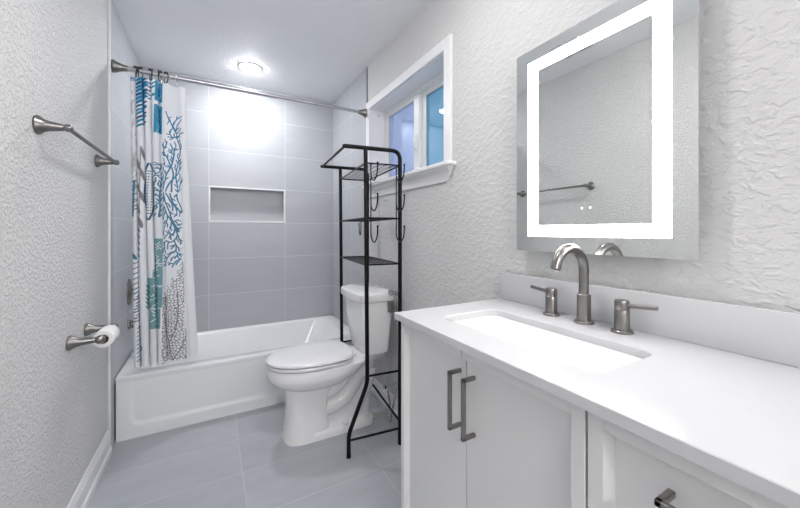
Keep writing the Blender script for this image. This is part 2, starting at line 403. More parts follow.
# shower fittings on the left tile wall
t_ = empty('shower_valve', (0, 2.80, .79), 'brushed nickel shower valve plate on the left tile wall beside the curtain', 'valve')
b = MB(); rg = []
for x, k in ((0, 1), (.006, 1), (.012, .93), (.014, .6)): rg.append([Vector((x, 2.80+.055*k*math.cos(a), .79+.085*k*math.sin(a))) for a in [2*PI*i/36 for i in range(36)]])
b.ring_loft(rg); b.build('escutcheon', M['nickel'], t_)
MB().lathe([(0, .022), (.03, .022), (.034, .018)], (.012, 2.80, .79), (1, 0, 0)).tube(bend([(.034, 2.80, .79), (.045, 2.80, .79), (.05, 2.80, .72)], .01), .007).build('handle', M['nickel'], t_)
t_ = empty('tub_spout', (0, 2.80, .575), 'brushed nickel tub filler spout low on the left tile wall', 'spout')
MB().lathe([(0, .032), (.01, .032), (.016, .024), (.09, .023), (.115, .022), (.125, .014)], (0, 2.80, .575), (1, 0, 0)).box((.085, 2.785, .540), (.115, 2.815, .575), .006).build('spout_body', M['nickel'], t_)

# ------------------------------------------------------------------ curtain rod, rings and curtain
YR, ZR = 2.392, 2.103
t_ = empty('curtain_rod', (W/2, YR, ZR), 'brushed steel tension rod across the tub opening', 'curtain rod')
b = MB().tube([(.02, YR, ZR), (.86, YR, ZR)], .0145, 20); b.build('outer_tube', M['steel'], t_)
MB().tube([(.855, YR, ZR), (W-.02, YR, ZR)], .0115, 20).build('inner_tube', M['steel'], t_)
for xx, ax in ((0.001, 1), (W-.001, -1)):
    MB().lathe([(0, .034), (.006, .035), (.012, .031), (.020, .029), (.032, .023), (.05, .018), (.062, .0165), (.066, .0145)], (xx, YR, ZR), (ax, 0, 0), 28).build('end_flange', M['nickel'], t_)
# curtain: unfolded cloth painted in numpy, then per-vertex colour
NA, NB = 300, 1350
rnd = random.Random(5)
zT, zB = 2.062, .402
WHT = np.array((.86, .87, .91)); img = np.ones((NB, NA, 3))*WHT
def v2z(v): return (v-84)/(362-84)          # photo row -> 0 top .. 1 bottom
def u2a(u, v):                              # position across the hanging cloth, 0..1
    k = v2z(v); l = 131+k*5; r = 185.5+k*18
    return (u-l)/(r-l)
AW = .30; BH = zT-zB
def seg(a0, b0, a1, b1, wd, col, img=img):
    """capsule between (a,b) points, in metres on the cloth"""
    pa = np.array((a0*AW, b0*BH)); pb = np.array((a1*AW, b1*BH))
    lo = np.minimum(pa, pb)-wd; hi = np.maximum(pa, pb)+wd
    i0 = max(0, int(lo[0]/AW*NA)); i1 = min(NA, int(hi[0]/AW*NA)+2); j0 = max(0, int(lo[1]/BH*NB)); j1 = min(NB, int(hi[1]/BH*NB)+2)
    if i0 >= i1 or j0 >= j1: return
    X, Y = np.meshgrid((np.arange(i0, i1)+.5)/NA*AW, (np.arange(j0, j1)+.5)/NB*BH)
    d = pb-pa; q = np.clip(((X-pa[0])*d[0]+(Y-pa[1])*d[1])/max(d@d, 1e-9), 0, 1)
    ds = np.hypot(X-pa[0]-q*d[0], Y-pa[1]-q*d[1])
    m = np.clip((wd-ds)/.0012+.5, 0, 1)[..., None]
    img[j0:j1, i0:i1] = img[j0:j1, i0:i1]*(1-m)+np.array(col)*m
def S(u0, v0, u1, v1, w, col): seg(u2a(u0, v0), v2z(v0), u2a(u1, v1), v2z(v1), w, col)
NAVY = (.010, .10, .22); BLUE = (.02, .22, .42); TEALB = (.04, .30, .50); STEEL = (.07, .21, .33); TEAL = (.17, .36, .39); GREY = (.25, .23, .26); BEIGE = (.50, .47, .47)
def coral(u, v, ang, ln, w, col, lim, depth=0, spread=.55, step=None, shrink=.9):
    """branching coral drawn in photo units; ang 0 = straight up"""
    if depth > 9: return
    u1 = u+math.sin(ang)*ln; v1 = v-math.cos(ang)*ln*1.15
    if not (lim[0] <= u1 <= lim[2] and lim[1] <= v1 <= lim[3]): return
    S(u, v, u1, v1, w, col)
    k = 2 if rnd.random() < .75 else 1
    for i in range(k):
        s_ = (-1 if i == 0 else 1) if k == 2 else rnd.choice((-1, 1))*.5
        coral(u1, v1, ang*.75+s_*spread*rnd.uniform(.5, 1.1), ln*rnd.uniform(.85, 1.02)*shrink, w*.94, col, lim, depth+1, spread, step, shrink)
def blob(u0, v0, u1, v1, w0, col):   # leaf
    for i in range(9):
        q = i/8; r = math.sin(PI*min(max(q, .04), .96))
        S(u0+(u1-u0)*q, v0+(v1-v0)*q, u0+(u1-u0)*min(q+.12, 1), v0+(v1-v0)*min(q+.12, 1), w0*r, col)
# fold A (left): beige sea fan, blue branches
for k in range(60):
    u, v = rnd.uniform(131, 138), rnd.uniform(95, 178)
    S(u, v, u+rnd.uniform(-2, 2), v+rnd.uniform(3, 7), .0013, BEIGE)
for k in range(7): S(132+rnd.uniform(0, 1), 80+k*1.4, 137, 77+k*1.6, .0030 if k % 2 else .002, BLUE)
for k in range(8): S(133, 184+k*4, 139, 180+k*4+rnd.uniform(-2, 4), .0022, STEEL)
S(136, 182, 135.5, 216, .003, STEEL)
blob(134.5, 250, 138, 257, .007, STEEL)
for k in range(6): S(135, 262+k*5, 140, 259+k*5, .0024, STEEL)
for k in range(10): S(136+rnd.uniform(0, 3), 290+k*3.0, 142, 287+k*3.2, .0026, NAVY)
pts = [(141, 322), (143, 330), (142, 337), (145, 343), (143.5, 350), (144.5, 356), (142, 362)]
for p, q in zip(pts, pts[1:]): S(*p, *q, .0034, NAVY)
for k in range(9): S(139.5, 324+k*4, 141.5, 322+k*4, .0018, STEEL)
# fold B: dense blue feather stripes, then grey leaves
for k in range(15):
    v = 76+k*3.7
    S(139, v+4, 147.5, v-3+rnd.uniform(-1.5, 1.5), .0070 if v < 108 else .0048, BLUE if k % 3 else NAVY)
S(142, 78, 145, 128, .006, BLUE)
for k, (u, v) in enumerate(((144, 156), (141, 166), (144, 176), (141, 187), (144, 197), (141.5, 208), (143, 221))): blob(u-1.2, v-6, u+1.2, v+6, .0062, GREY)
S(142.5, 150, 142.5, 240, .0014, GREY)
for k in range(5): blob(141.5, 226+k*6, 143, 231+k*6, .0036, STEEL)
# fold C: blue motif at the top, big dotted navy leaf
for k in range(6): S(149, 84+k*4, 155, 80+k*4+rnd.uniform(-2, 2), .0034, BLUE)
for q in range(24):
    t0 = q/24; t1 = (q+1)/24
    f1 = lambda t: (146.5+9.5*(1-math.sin(PI*t))*.0+9*math.sin(PI*t*.5)*0+ (1-math.sin(PI*t))*4.5+ -1, 165+t*54)
    f2 = lambda t: (151.0+5.0*math.sin(PI*t), 165+t*54)
    S(*f1(t0), *f1(t1), .0034, NAVY); S(*f2(t0), *f2(t1), .0030, NAVY)
for k in range(16):
    v = 172+k*2.7; hw = 4.2*math.sin(PI*(v-165)/54)
    for s_ in (-.8, -.3, .3, .8): S(151+s_*hw, v, 151.2+s_*hw, v+.5, .0018, NAVY)
# fold D: watery blue block, steel coral, teal weed
for k in range(5): S(156.3+k*1.5, 81, 156.3+k*1.5, 103.5, .0052, TEALB); S(156.3+k*1.5, 108.5, 156.3+k*1.5, 134, .0052, TEALB)
for k in range(8): S(156+rnd.uniform(0, 7), 82+k*6.5, 157+rnd.uniform(0, 6), 86+k*6.5, .0030, (.03, .15, .34))
for k in range(16):
    v = rnd.uniform(80, 132); S(157+rnd.uniform(0, 5), v, 157+rnd.uniform(0, 5), v+rnd.uniform(4, 9), .0011, (.40, .62, .75))
def teal_w(v): return (155.5, 163.5) if v < 268 else (154, 163.8) if v < 276 else (149.5+math.sin(v*.9)*1.2, 163.8) if v < 305 else (153, 163)
v = 238.0
while v < 326:
    l, r = teal_w(v); S(l+1, v, r-.6, v, .0042, TEAL); v += .8
for k in range(30):
    v = 242+k*2.8; l, r = teal_w(v); u = rnd.uniform(l, r-4)
    q = [(u+i*1.3, v+1.5*math.sin(i*1.5+k)) for i in range(4)]
    for p_, r_ in zip(q, q[1:]): S(*p_, *r_, .0017, WHT)
for v in (262, 284, 306): S(154, v, 164, v-.5, .0022, WHT)
for k in range(6): blob(150.5, 288+k*4, 147.3, 282+k*4, .0040, TEAL)
# fold E: big blue coral network is painted below
for u, v, a in ((167, 112, 2.6), (170, 118, 2.4)):
    S(u, v, u+3, v+8, .0026, BLUE); S(u+3, v+8, u+6, v+13, .0024, BLUE); S(u+2, v+5, u+5, v+4, .002, BLUE); S(u+3, v+8, u+1.5, v+12, .002, BLUE)
for k in range(7): S(180+rnd.uniform(0, 2), 250+k*5, 185+rnd.uniform(-2, 1), 246+k*5, .0018, TEAL)
# grey sea-fan net low on the wide panel: voronoi-like mesh
jj, ii = np.mgrid[0:NB, 0:NA]; PX = (ii+.5)/NA*AW; PY = (jj+.5)/NB*BH
KK = (jj+.5)/NB; VV = 84+KK*278; UU = (131+KK*5)+(ii+.5)/NA*(54.5+KK*13)
def net(cx, cy, v0, v1, half, soft, area, col, slant=0):
    """a web of cell borders: cx by cy metre cells, only where area is true"""
    global img
    b0_, b1_ = int(v2z(v0)*NB), int(v2z(v1)*NB); ya, yb = v2z(v0)*BH, v2z(v1)*BH
    X = (PX+slant*PY)[b0_:b1_]/cx; Y = PY[b0_:b1_]/cy
    d1 = np.full(X.shape, 9.); d2 = d1.copy()
    for j in range(int(ya/cy)-1, int(yb/cy)+2):
        for i in range(int(slant*ya/cx)-1, int((AW+slant*yb)/cx)+2):
            sx, sy = i+rnd.uniform(.08, .92), j+rnd.uniform(.08, .92)
            r0 = max(0, int((sy-2)*cy/BH*NB)-b0_); r1 = min(X.shape[0], int((sy+2)*cy/BH*NB)-b0_)
            if r0 >= r1: continue
            dd = np.hypot(X[r0:r1]-sx, Y[r0:r1]-sy); a_, c_ = d1[r0:r1], d2[r0:r1]
            n2 = np.minimum(c_, np.maximum(a_, dd)); n1 = np.minimum(a_, dd); d1[r0:r1] = n1; d2[r0:r1] = n2
    ln = np.clip((half-(d2-d1))/soft+.5, 0, 1)*area[b0_:b1_]
    ln = ln[..., None]; img[b0_:b1_] = img[b0_:b1_]*(1-ln)+np.array(col)*ln
def grow(roots, inside, w, col, gap=2.2, ln=(2.4, 4.2), tries=2500, turn=.8):
    """branching coral: new twigs sprout from old ones and keep their distance; photo units"""
    P = []
    for u, v, a, n_ in roots:
        for k in range(n_):
            u1, v1 = u+math.sin(a)*2.4, v-math.cos(a)*2.4
            if not inside(u1, v1): break
            S(u, v, u1, v1, w*1.15, col); P.append((u, v, a)); u, v = u1, v1; a += rnd.uniform(-.22, .22)
    for t_ in range(tries):
        u, v, a = rnd.choice(P); b_ = a+rnd.choice((-1, 1))*turn*rnd.uniform(.55, 1.1)
        l = rnd.uniform(*ln); mu, mv = u+math.sin(b_)*l*.5, v-math.cos(b_)*l*.5; b2 = b_*.75+a*.25
        u1, v1 = mu+math.sin(b2)*l*.5, mv-math.cos(b2)*l*.5
        if not inside(u1, v1): continue
        if any((u1-p[0])**2+(v1-p[1])**2 < gap*gap for p in P if (p[0]-u)**2+(p[1]-v)**2 > .5): continue
        S(u, v, mu, mv, w, col); S(mu, mv, u1, v1, w, col); P += [(mu, mv, b_), (u1, v1, a*.5+b2*.5)]
insE = lambda u, v: 163.8 < u < 183+2*math.sin(v*.4) and 114+max(0, 177-u)*2.2 < v < 266
grow([(165, 188, .10, 18), (168, 190, .28, 22), (173, 190, .18, 26), (179, 190, .0, 24)], lambda u, v: insE(u, v) and v < 192, .0030, (.035, .20, .37), 2.3)
grow([(165, 192, 2.9, 20), (166, 205, 2.7, 18), (172, 192, 2.95, 28), (178, 192, 3.1, 26), (168, 192, 2.5, 12)], lambda u, v: insE(u, v) and v > 186, .0034, STEEL, 2.3)
grow([(156.5, 216, 0, 18), (160.5, 216, .02, 20)], lambda u, v: 154.8 < u < 163.6 and 163 < v < 218, .0027, STEEL, 2.0)
S(156.5, 188, 156.5, 216, .003, STEEL); S(161, 185, 161, 216, .003, STEEL)
areaN = (UU > 164.3) & (VV > 294-np.clip((UU-166)*1.6, 0, 30)-4*np.sin(UU*1.3)) & (UU < 190-(VV < 330)*3)
net(.0150, .0165, 255, 361.9, .19, .12, areaN, GREY)
for p in (((176, 362), (172, 345), (168, 330), (166, 312)), ((172, 345), (179, 330), (181, 310), (180, 292)), ((176, 362), (184, 350), (189, 338))):
    for q_, r_ in zip(p, p[1:]): S(*q_, *r_, .0026, GREY)
# geometry
MA, MBn = 300, 900
bounds = [0, .10, .235, .36, .50, .86, 1.0]; depth = [.045, .062, .052, .058, .030, .012]
def fold(a, zt_):
    for i in range(6):
        if a <= bounds[i+1]+1e-9:
            f = (a-bounds[i])/(bounds[i+1]-bounds[i]); break
    w_ = math.sin(PI*f)
    return -depth[i]*(w_**.55 if w_ > 0 else 0)*(.8+.35*zt_)
co = []; cols = []
for j in range(MBn+1):
    tt = j/MBn
    xl = .078+.008*tt; xr = .340+.064*tt**1.2
    for i in range(MA+1):
        a = i/MA
        aa = a+.006*math.sin(tt*9+a*12)*math.sin(PI*a)
        z = zT-(zT-zB)*tt
        if a > .5: z -= .006*math.sin((a-.5)/.5*PI)*(1-tt)*1.5
        sag = .010*abs(math.sin(PI*a*4.5))*max(0, 1-tt*14)
        z -= sag
        y = 2.400+.085*tt**1.1+fold(min(max(aa, 0), 1), tt)+.006*math.sin(tt*5+a*17)
        ac = min(max(aa, 0), 1); q = 0
        while q < 5 and ac > bounds[q+1]: q += 1
        wd_ = bounds[q+1]-bounds[q]; fq = (ac-bounds[q])/wd_
        xa = a-(.85 if q < 4 else .25)*wd_*math.sin(2*PI*fq)/(2*PI)
        co.append((xl+(xr-xl)*xa, y, z))
jx = np.clip((np.arange(MBn+1)/MBn*NB).astype(int), 0, NB-1); ix = np.clip((np.arange(MA+1)/MA*NA).astype(int), 0, NA-1)
colr = img[np.ix_(jx, ix)].reshape(-1, 3)
me = bpy.data.meshes.new('shower_curtain')
st = MA+1
me.from_pydata(co, [], [(j*st+i, j*st+i+1, (j+1)*st+i+1, (j+1)*st+i) for j in range(MBn) for i in range(MA)])
ca = me.color_attributes.new('print', 'FLOAT_COLOR', 'POINT'); ca.data.foreach_set('color', np.hstack([colr, np.ones((len(colr), 1))]).astype(np.float32).ravel())
me.polygons.foreach_set('use_smooth', [True]*len(me.polygons))
m, N, L, pb = newmat('printed_curtain_cloth')
at = N.new('ShaderNodeVertexColor'); at.layer_name = 'print'; L.new(at.outputs[0], pb.inputs['Base Color']); pb.inputs['Roughness'].default_value = .75
tr = N.new('ShaderNodeBsdfTranslucent'); L.new(at.outputs[0], tr.inputs[0]); mx = N.new('ShaderNodeMixShader'); mx.inputs[0].default_value = .10
L.new(pb.outputs[0], mx.inputs[1]); L.new(tr.outputs[0], mx.inputs[2]); L.new(mx.outputs[0], N['Material Output'].inputs[0])
me.materials.append(m); cur = bpy.data.objects.new('shower_curtain', me); C.objects.link(cur)
tag(cur, 'white shower curtain printed with blue, teal and grey coral, bunched at the left', 'shower curtain')
# rings
def ring_mesh(x, tilt, dy, label, dark):
    b = MB(); c = Vector((x, YR, ZR-.012)); pts = []
    for i in range(28):
        a = 2*PI*i/28; p = Vector((0, .026*math.cos(a), .030*math.sin(a))); pts.append(c+Matrix.Rotation(tilt, 3, 'Z') @ p)
    b.tube(pts, .0028 if dark else .0022, 8, False, 0, True)
    if dark: b.box((x-.012, YR-.012, ZR+.012), (x+.012, YR+.012, ZR+.021), .004)
    return tag(b.build('curtain_ring', M['darkhook'] if dark else M['chrome']), label, 'curtain ring', 'rings holding up the shower curtain')
for k, (x, ti, lb) in enumerate(((.104, .2, 'dark curtain ring nearest the left wall on the rod'), (.124, -.3, 'second dark curtain ring out from the left wall'), (.172, .3, 'third dark curtain ring out from the left wall'), (.215, -.2, 'fourth dark curtain ring out from the left wall'), (.245, .5, 'fifth dark curtain ring, rightmost of the dark bunched ones'))):
    ring_mesh(x, ti, 0, lb, True)
ring_mesh(.295, 0, 0, 'lone thin silver curtain ring at the right corner of the curtain', False)

# ------------------------------------------------------------------ toilet
YC = 2.005
to = empty('toilet', (1.15, YC, 0), 'white two-piece toilet with closed lid between tub and vanity', 'toilet')
def egg(xf, xb, w_, z, n=48, yc=YC, pf=2.1, pb_=3.4, split=.58):
    """outline, pointed end at xf, squarer at xb"""
    xm = xf+(xb-xf)*split; r = []
    for i in range(n):
        a = 2*PI*i/n; c, s_ = math.cos(a), math.sin(a); p = pb_ if c > 0 else pf
        rx = (xb-xm) if c > 0 else (xm-xf)
        r.append(Vector((xm+rx*math.copysign(abs(c)**(2/p), c), yc+w_*math.copysign(abs(s_)**(2/p), s_), z)))
    return r
TF = .748
b = MB()
b.ring_loft([egg(TF+.13, 1.10, .075, .280), egg(TF+.098, 1.14, .118, .290), egg(TF+.058, 1.18, .148, .308), egg(TF+.024, 1.22, .170, .332), egg(TF+.006, 1.25, .181, .355), egg(TF, 1.28, .186, .37),
             egg(TF, 1.32, .187, .405), egg(TF+.004, 1.32, .184, .418), egg(TF+.014, 1.31, .176, .423)])
# rear deck under the tank
rg = []
for x, z0, w_ in ((1.10, .33, .140), (1.20, .345, .125), (1.28, .36, .110), (1.36, .375, .100), (1.44, .39, .095)):
    rg.append([Vector((x, YC+p[0], p[1])) for p in rrect(-w_, w_, z0, .428, .02, 4)])
b.ring_loft(rg)
b.build('bowl', M['porc'], to)
b = MB()
def sect(xf, xb, w_, z, r=.035): return [Vector((p[0], YC+p[1], z)) for p in rrect(xf, xb, -w_, w_, r, 6)]
# front column
b.ring_loft([egg(.832, 1.10, .118, .0, pf=3, pb_=6), egg(.832, 1.10, .116, .012, pf=3, pb_=6), egg(.840, 1.085, .108, .03, pf=3, pb_=6), egg(.848, 1.075, .101, .12, pf=3, pb_=6), egg(.850, 1.075, .100, .20, pf=3, pb_=6), egg(.842, 1.09, .104, .26, pf=3, pb_=6), egg(.83, 1.11, .110, .30, pf=3, pb_=6)])
# foot flange and rear web
b.ring_loft([sect(.95, 1.37, .120, 0, .06), sect(.95, 1.37, .119, .028, .06), sect(.96, 1.36, .110, .040, .05), sect(.97, 1.34, .085, .050, .04)])
b.ring_loft([sect(1.0, 1.36, .062, .03), sect(1.0, 1.37, .060, .20), sect(1.02, 1.40, .065, .38)])
b.build('pedestal', M['porc'], to)
b = MB()
for s_ in (-1, 1):
    y = YC+s_*.050
    b.tube(smooth_path([(1.02, y, .235), (1.10, y, .245), (1.16, y, .285), (1.21, y, .335), (1.26, y, .37)], 8), .043, 18)
    b.tube(smooth_path([(1.02, y-s_*.002, .14), (1.11, y-s_*.002, .150), (1.19, y-s_*.002, .185), (1.245, y-s_*.002, .25), (1.30, y-s_*.002, .33), (1.34, y-s_*.002, .38)], 8), .048, 18)
b.tube(smooth_path([(1.24, YC, .02), (1.26, YC, .10), (1.31, YC, .20), (1.35, YC, .33)], 8), .075, 20)
b.build('trapway', M['porc'], to)
for s_ in (-1, 1):
    MB().lathe([(0, .017), (.006, .018), (.016, .015), (.021, .008), (.022, .001)], (1.175, YC+s_*.100, .040), (0, 0, 1), 20).build('bolt_cap', M['seat'], to)
# seat and lid
b = MB(); sf, sb = TF-.002, 1.225
b.ring_loft([egg(sf+.012, sb, .176, .424), egg(sf+.002, sb+.004, .186, .428), egg(sf, sb+.004, .188, .436), egg(sf+.004, sb+.002, .185, .443)])
b.build('seat', M['seat'], to)
b = MB()
b.ring_loft([egg(sf+.004, sb, .184, .448), egg(sf-.003, sb+.006, .190, .452), egg(sf-.003, sb+.006, .190, .460), egg(sf+.006, sb, .183, .468), egg(sf+.05, sb-.03, .150, .474), egg(sf+.12, sb-.08, .09, .476)])
b.build('lid', M['seat'], to)
for s_ in (-1, 1):
    MB().box((1.215, YC+s_*.075-.02, .424), (1.250, YC+s_*.075+.02, .452), .006, 3).build('hinge', M['seat'], to)
# tank
def tsec(xf, xb, w_, z, bow=.018, n=16):
    r = []; pts = rrect(xf, xb, -w_, w_, .028, 5)
    for p in pts:
        x, y = p; k = 1-(y/w_)**2
        if x < (xf+xb)/2: x -= bow*k
        r.append(Vector((x, YC+.005+y, z)))
    return r
def refine(pts, n=4):
    out = []
    for i in range(len(pts)):
        a, c = pts[i], pts[(i+1) % len(pts)]
        if (a-c).length > .05:
            for k in range(12): out.append(a.lerp(c, k/12))
        else: out.append(a)
    return out
def tsec2(xf, xb, w_, z, bow=.018):
    r = []
    for p in refine([Vector((x, y, 0)) for x, y in rrect(xf, xb, -w_, w_, .030, 5)]):
        x, y = p.x, p.y; k = max(0, 1-(y/w_)**2)
        if x < (xf+xb)/2: x -= bow*k
        r.append(Vector((x, YC+.008+y, z)))
    return r
b = MB(); b.ring_loft([tsec2(1.318, 1.450, .130, .428, .008), tsec2(1.308, 1.452, .143, .434, .01), tsec2(1.302, 1.454, .150, .46, .012), tsec2(1.274, 1.460, .178, .66, .015), tsec2(1.266, 1.462, .187, .770, .016)])
b.build('tank', M['porc'], to)
b = MB(); b.ring_loft([tsec2(1.260, 1.462, .190, .762), tsec2(1.250, 1.466, .199, .767), tsec2(1.247, 1.467, .202, .778), tsec2(1.249, 1.466, .200, .808), tsec2(1.260, 1.460, .190, .820), tsec2(1.30, 1.435, .155, .828)])
b.build('tank_lid', M['porc'], to)

# water supply and hand sprayer
t_ = empty('supply_valve', (1.50, 1.93, .17), 'small angle stop valve with oval handle and braided line under the tank', 'valve')
MB().lathe([(0, .024), (.003, .024), (.008, .012), (.05, .009), (.07, .013), (.09, .013)], (PR, 1.93, .19), (-1, 0, 0), 20).build('valve_body', M['chrome'], t_)
b = MB(); b.ring_loft([[Vector((1.450+.004*q, 1.93+.020*math.cos(a), .19+.012*math.sin(a))) for a in [2*PI*i/20 for i in range(20)]] for q in (-1, 1)]); b.build('handle', M['darkhook'], t_)
MB().tube(smooth_path([(1.47, 1.93, .20), (1.48, 1.915, .28), (1.475, 1.905, .34), (1.462, 1.90, .40)], 8), .005, 10).build('supply_line', M['chrome'], t_)
t_ = empty('hand_sprayer', (1.45, 1.79, .74), 'chrome handheld bidet sprayer on a bracket at the side of the toilet tank, hose hanging', 'sprayer')
xs, ys = 1.455, 1.785
b = MB().box((xs-.045, ys-.002, .700), (xs-.012, ys+.030, .765), .003).box((xs-.030, ys-.022, .715), (xs+.014, ys+.004, .745), .005)
b.build('bracket', M['nickel'], t_)
b = MB().tube(bend([(xs+.002, ys-.012, .690), (xs+.006, ys-.012, .808), (xs-.010, ys-.014, .822), (xs-.045, ys-.020, .824)], .02), .0105, 14).lathe([(0, .010), (.006, .017), (.02, .018), (.024, .012)], (xs-.035, ys-.018, .824), (-1, -.15, .05), 20)
b.build('spray_head', M['steel'], t_)
MB().tube(smooth_path([(xs+.002, ys-.012, .692), (xs+.012, ys-.015, .5), (xs+.0, ys-.02, .30), (xs-.02, ys+.0, .14), (xs-.025, ys+.03, .03), (xs-.01, ys+.06, .035), (xs+.008, ys+.10, .10), (xs+.003, ys+.122, .176)], 10), .006, 10).build('hose', M['steel'], t_)
t_ = MB().lathe([(0, .052), (.003, .052), (.006, .048), (.006, .038), (.004, .036), (.004, 0)], (1.415, 1.955, 0), (0, 0, 1), 32).build('floor_ring', M['rubber'], loc=(1.415, 1.955, 0))
tag(t_, 'flat grey round cap on the floor behind the toilet base', 'floor cap')

# ------------------------------------------------------------------ black over-toilet rack
nf = Vector((1.199, 1.660, 0)); ff = Vector((1.268, 2.264, 0)); wv = (ff-nf); dv = Vector((.9936, -.113, 0)); DP = .200
ro = empty('metal_shelf_rack', nf+wv*.5+dv*.1, 'tall black tubular metal rack with wire shelves and hooks standing over the toilet', 'rack')
R1 = .0112
def side(k):
    f = nf+wv*k
    b = MB(); Z = lambda p, z: Vector((p.x, p.y, z))
    b.tube(bend([Z(f-dv*.092, .006), Z(f-dv*.092, .12), Z(f+dv*.010, .375), Z(f, 1.637)], .03), R1, 14)
    ext = .112 if k == 0 else .125
    b.tube(bend([Z(f-dv*ext, 1.637), Z(f+dv*DP, 1.637), Z(f+dv*DP, .006)], .05, 8), R1, 14)
    b.sphere(Z(f-dv*(ext+.004), 1.637), .0105)
    return b.build('side_frame', M['black'], ro)
for k in (0, 1):
    s_ = side(k); f = nf+wv*k
    for p in (f-dv*.092, f+dv*DP):
        MB().lathe([(0, .012), (.016, .012), (.020, .009)], (p.x, p.y, 0), (0, 0, 1), 16).build('rubber_foot', M['black'], s_)
    for z, q in ((.410, 0), (.088, -.092)):
        a = f+dv*q if q == 0 else f-dv*.092
        e = f+dv*DP
        MB().tube([(a.x, a.y, z), (e.x, e.y, z)], .0058, 12).build('side_bar', M['black'], ro)
a = nf-dv*.112; e = ff-dv*.125
MB().tube([(a.x, a.y, 1.637), (e.x, e.y, 1.637)], .0075, 12).build('towel_bar', M['black'], ro)
a = nf+dv*DP; e = ff+dv*DP
MB().tube([(a.x, a.y, .125), (e.x, e.y, .125)], .0065, 12).build('back_bar', M['black'], ro)
def shelf(z):
    b = MB(); c = [nf, nf+dv*DP, ff+dv*DP, ff]
    for i in range(4):
        p, q = c[i], c[(i+1) % 4]; b.tube([(p.x, p.y, z), (q.x, q.y, z)], .0042, 10)
    s_ = b.build('wire_shelf', M['black'], ro)
    b = MB()
    for i in range(1, 16):
        p = nf+wv*i/16; q = p+dv*DP; b.tube([(p.x, p.y, z), (q.x, q.y, z)], .0013, 6)
    for i in range(1, 5):
        p = nf+dv*DP*i/5; q = p+wv; b.tube([(p.x, p.y, z-.002), (q.x, q.y, z-.002)], .0013, 6)
    b.build('wire_mesh', M['black'], s_)
for z in (1.557, 1.262, 1.008): shelf(z)
def hookrod(k, s, top, hooks, out):
    p = nf+wv*k+dv*s; o_ = wv.normalized()*(-1 if out < 0 else 1)*abs(out)
    b = MB().tube([(p.x, p.y, top), (p.x, p.y, hooks[-1]-.05)], .0032, 8); rod = b.build('hook_rod', M['black'], ro)
    for h in hooks:
        q = [p+Vector((0, 0, h+.02)), p+Vector((0, 0, h-.03)), p+o_*.12+Vector((0, 0, h-.060)), p+o_*.5+Vector((0, 0, h-.078)), p+o_*.88+Vector((0, 0, h-.055)), p+o_+Vector((0, 0, h-.015)), p+o_+Vector((0, 0, h+.005))]
        MB().tube(smooth_path(q, 6), .0036, 8).sphere(q[-1], .0055).build('hook', M['black'], rod)
hookrod(0, .030, 1.557, (1.535, 1.375, 1.210), -.112)
hookrod(0, .178, 1.557, (1.535, 1.375, 1.210), -.112)
hookrod(1, .150, 1.262, (1.24,), .05)

# ------------------------------------------------------------------ towel bar and paper holder on the left wall
NPROF = [(0, .030), (.005, .031), (.010, .028), (.018, .021), (.030, .0165), (.050, .0135), (.062, .0115), (.066, .009)]
t_ = empty('towel_bar', (PL, 1.82, 1.528), 'brushed nickel towel bar on the left plaster wall', 'towel bar')
for y in (1.505, 2.140):
    MB().lathe(NPROF, (PL, y, 1.531), (1, 0, 0), 28).lathe([(0, .007), (.004, .0115), (.012, .013), (.020, .011), (.024, .005)], (PL+.064, y, 1.531), (1, 0, 0), 20).build('bracket', M['nickel'], t_)
MB().tube([(PL+.075, 1.500, 1.531), (PL+.075, 2.145, 1.529)], .0075, 16).build('bar', M['nickel'], t_)
t_ = empty('toilet_paper_holder', (PL, 1.84, .753), 'brushed nickel toilet paper holder low on the left wall', 'paper holder')
hy0, hy1, hz = 1.778, 1.985, .752
for y in (hy0, hy1):
    MB().lathe([(a*1.32, r*.92) for a, r in NPROF], (PL, y, hz), (1, 0, 0), 28).lathe([(0, .006), (.004, .014), (.012, .017), (.018, .017), (.024, .014), (.028, .004)], (PL+.095, y-.016 if y == hy0 else y-.012, hz), (0, 1, 0), 24).build('post', M['nickel'], t_)
MB().tube([(PL+.095, hy0, hz), (PL+.095, hy1, hz)], .007, 14).build('roller', M['nickel'], t_)
b = MB(); rc = Vector((PL+.095, 0, hz-.012)); y0_, y1_ = 1.822, 1.922; n = 40; RO, RI = .036, .019
def circ(r, y): return [Vector((rc.x+r*math.cos(2*PI*i/n), y, rc.z+r*math.sin(2*PI*i/n))) for i in range(n)]
b.ring_loft([circ(RI, y0_), circ(RO-.002, y0_), circ(RO, y0_+.003), circ(RO, y1_-.003), circ(RO-.002, y1_), circ(RI, y1_)], cap=False, loop=True)
o = b.build('toilet_paper_roll', M['paper'], loc=(PL+.095, 1.872, hz-.012)); tag(o, 'white toilet paper roll on the nickel holder by the tub', 'toilet paper')
MB().ring_loft
b = MB(); b.ring_loft([circ(RI-.0015, y0_-.0005), circ(RI, y0_-.0005), circ(RI, y1_), circ(RI-.0015, y1_)], cap=False, loop=True); b.build('core', M['card'], o)

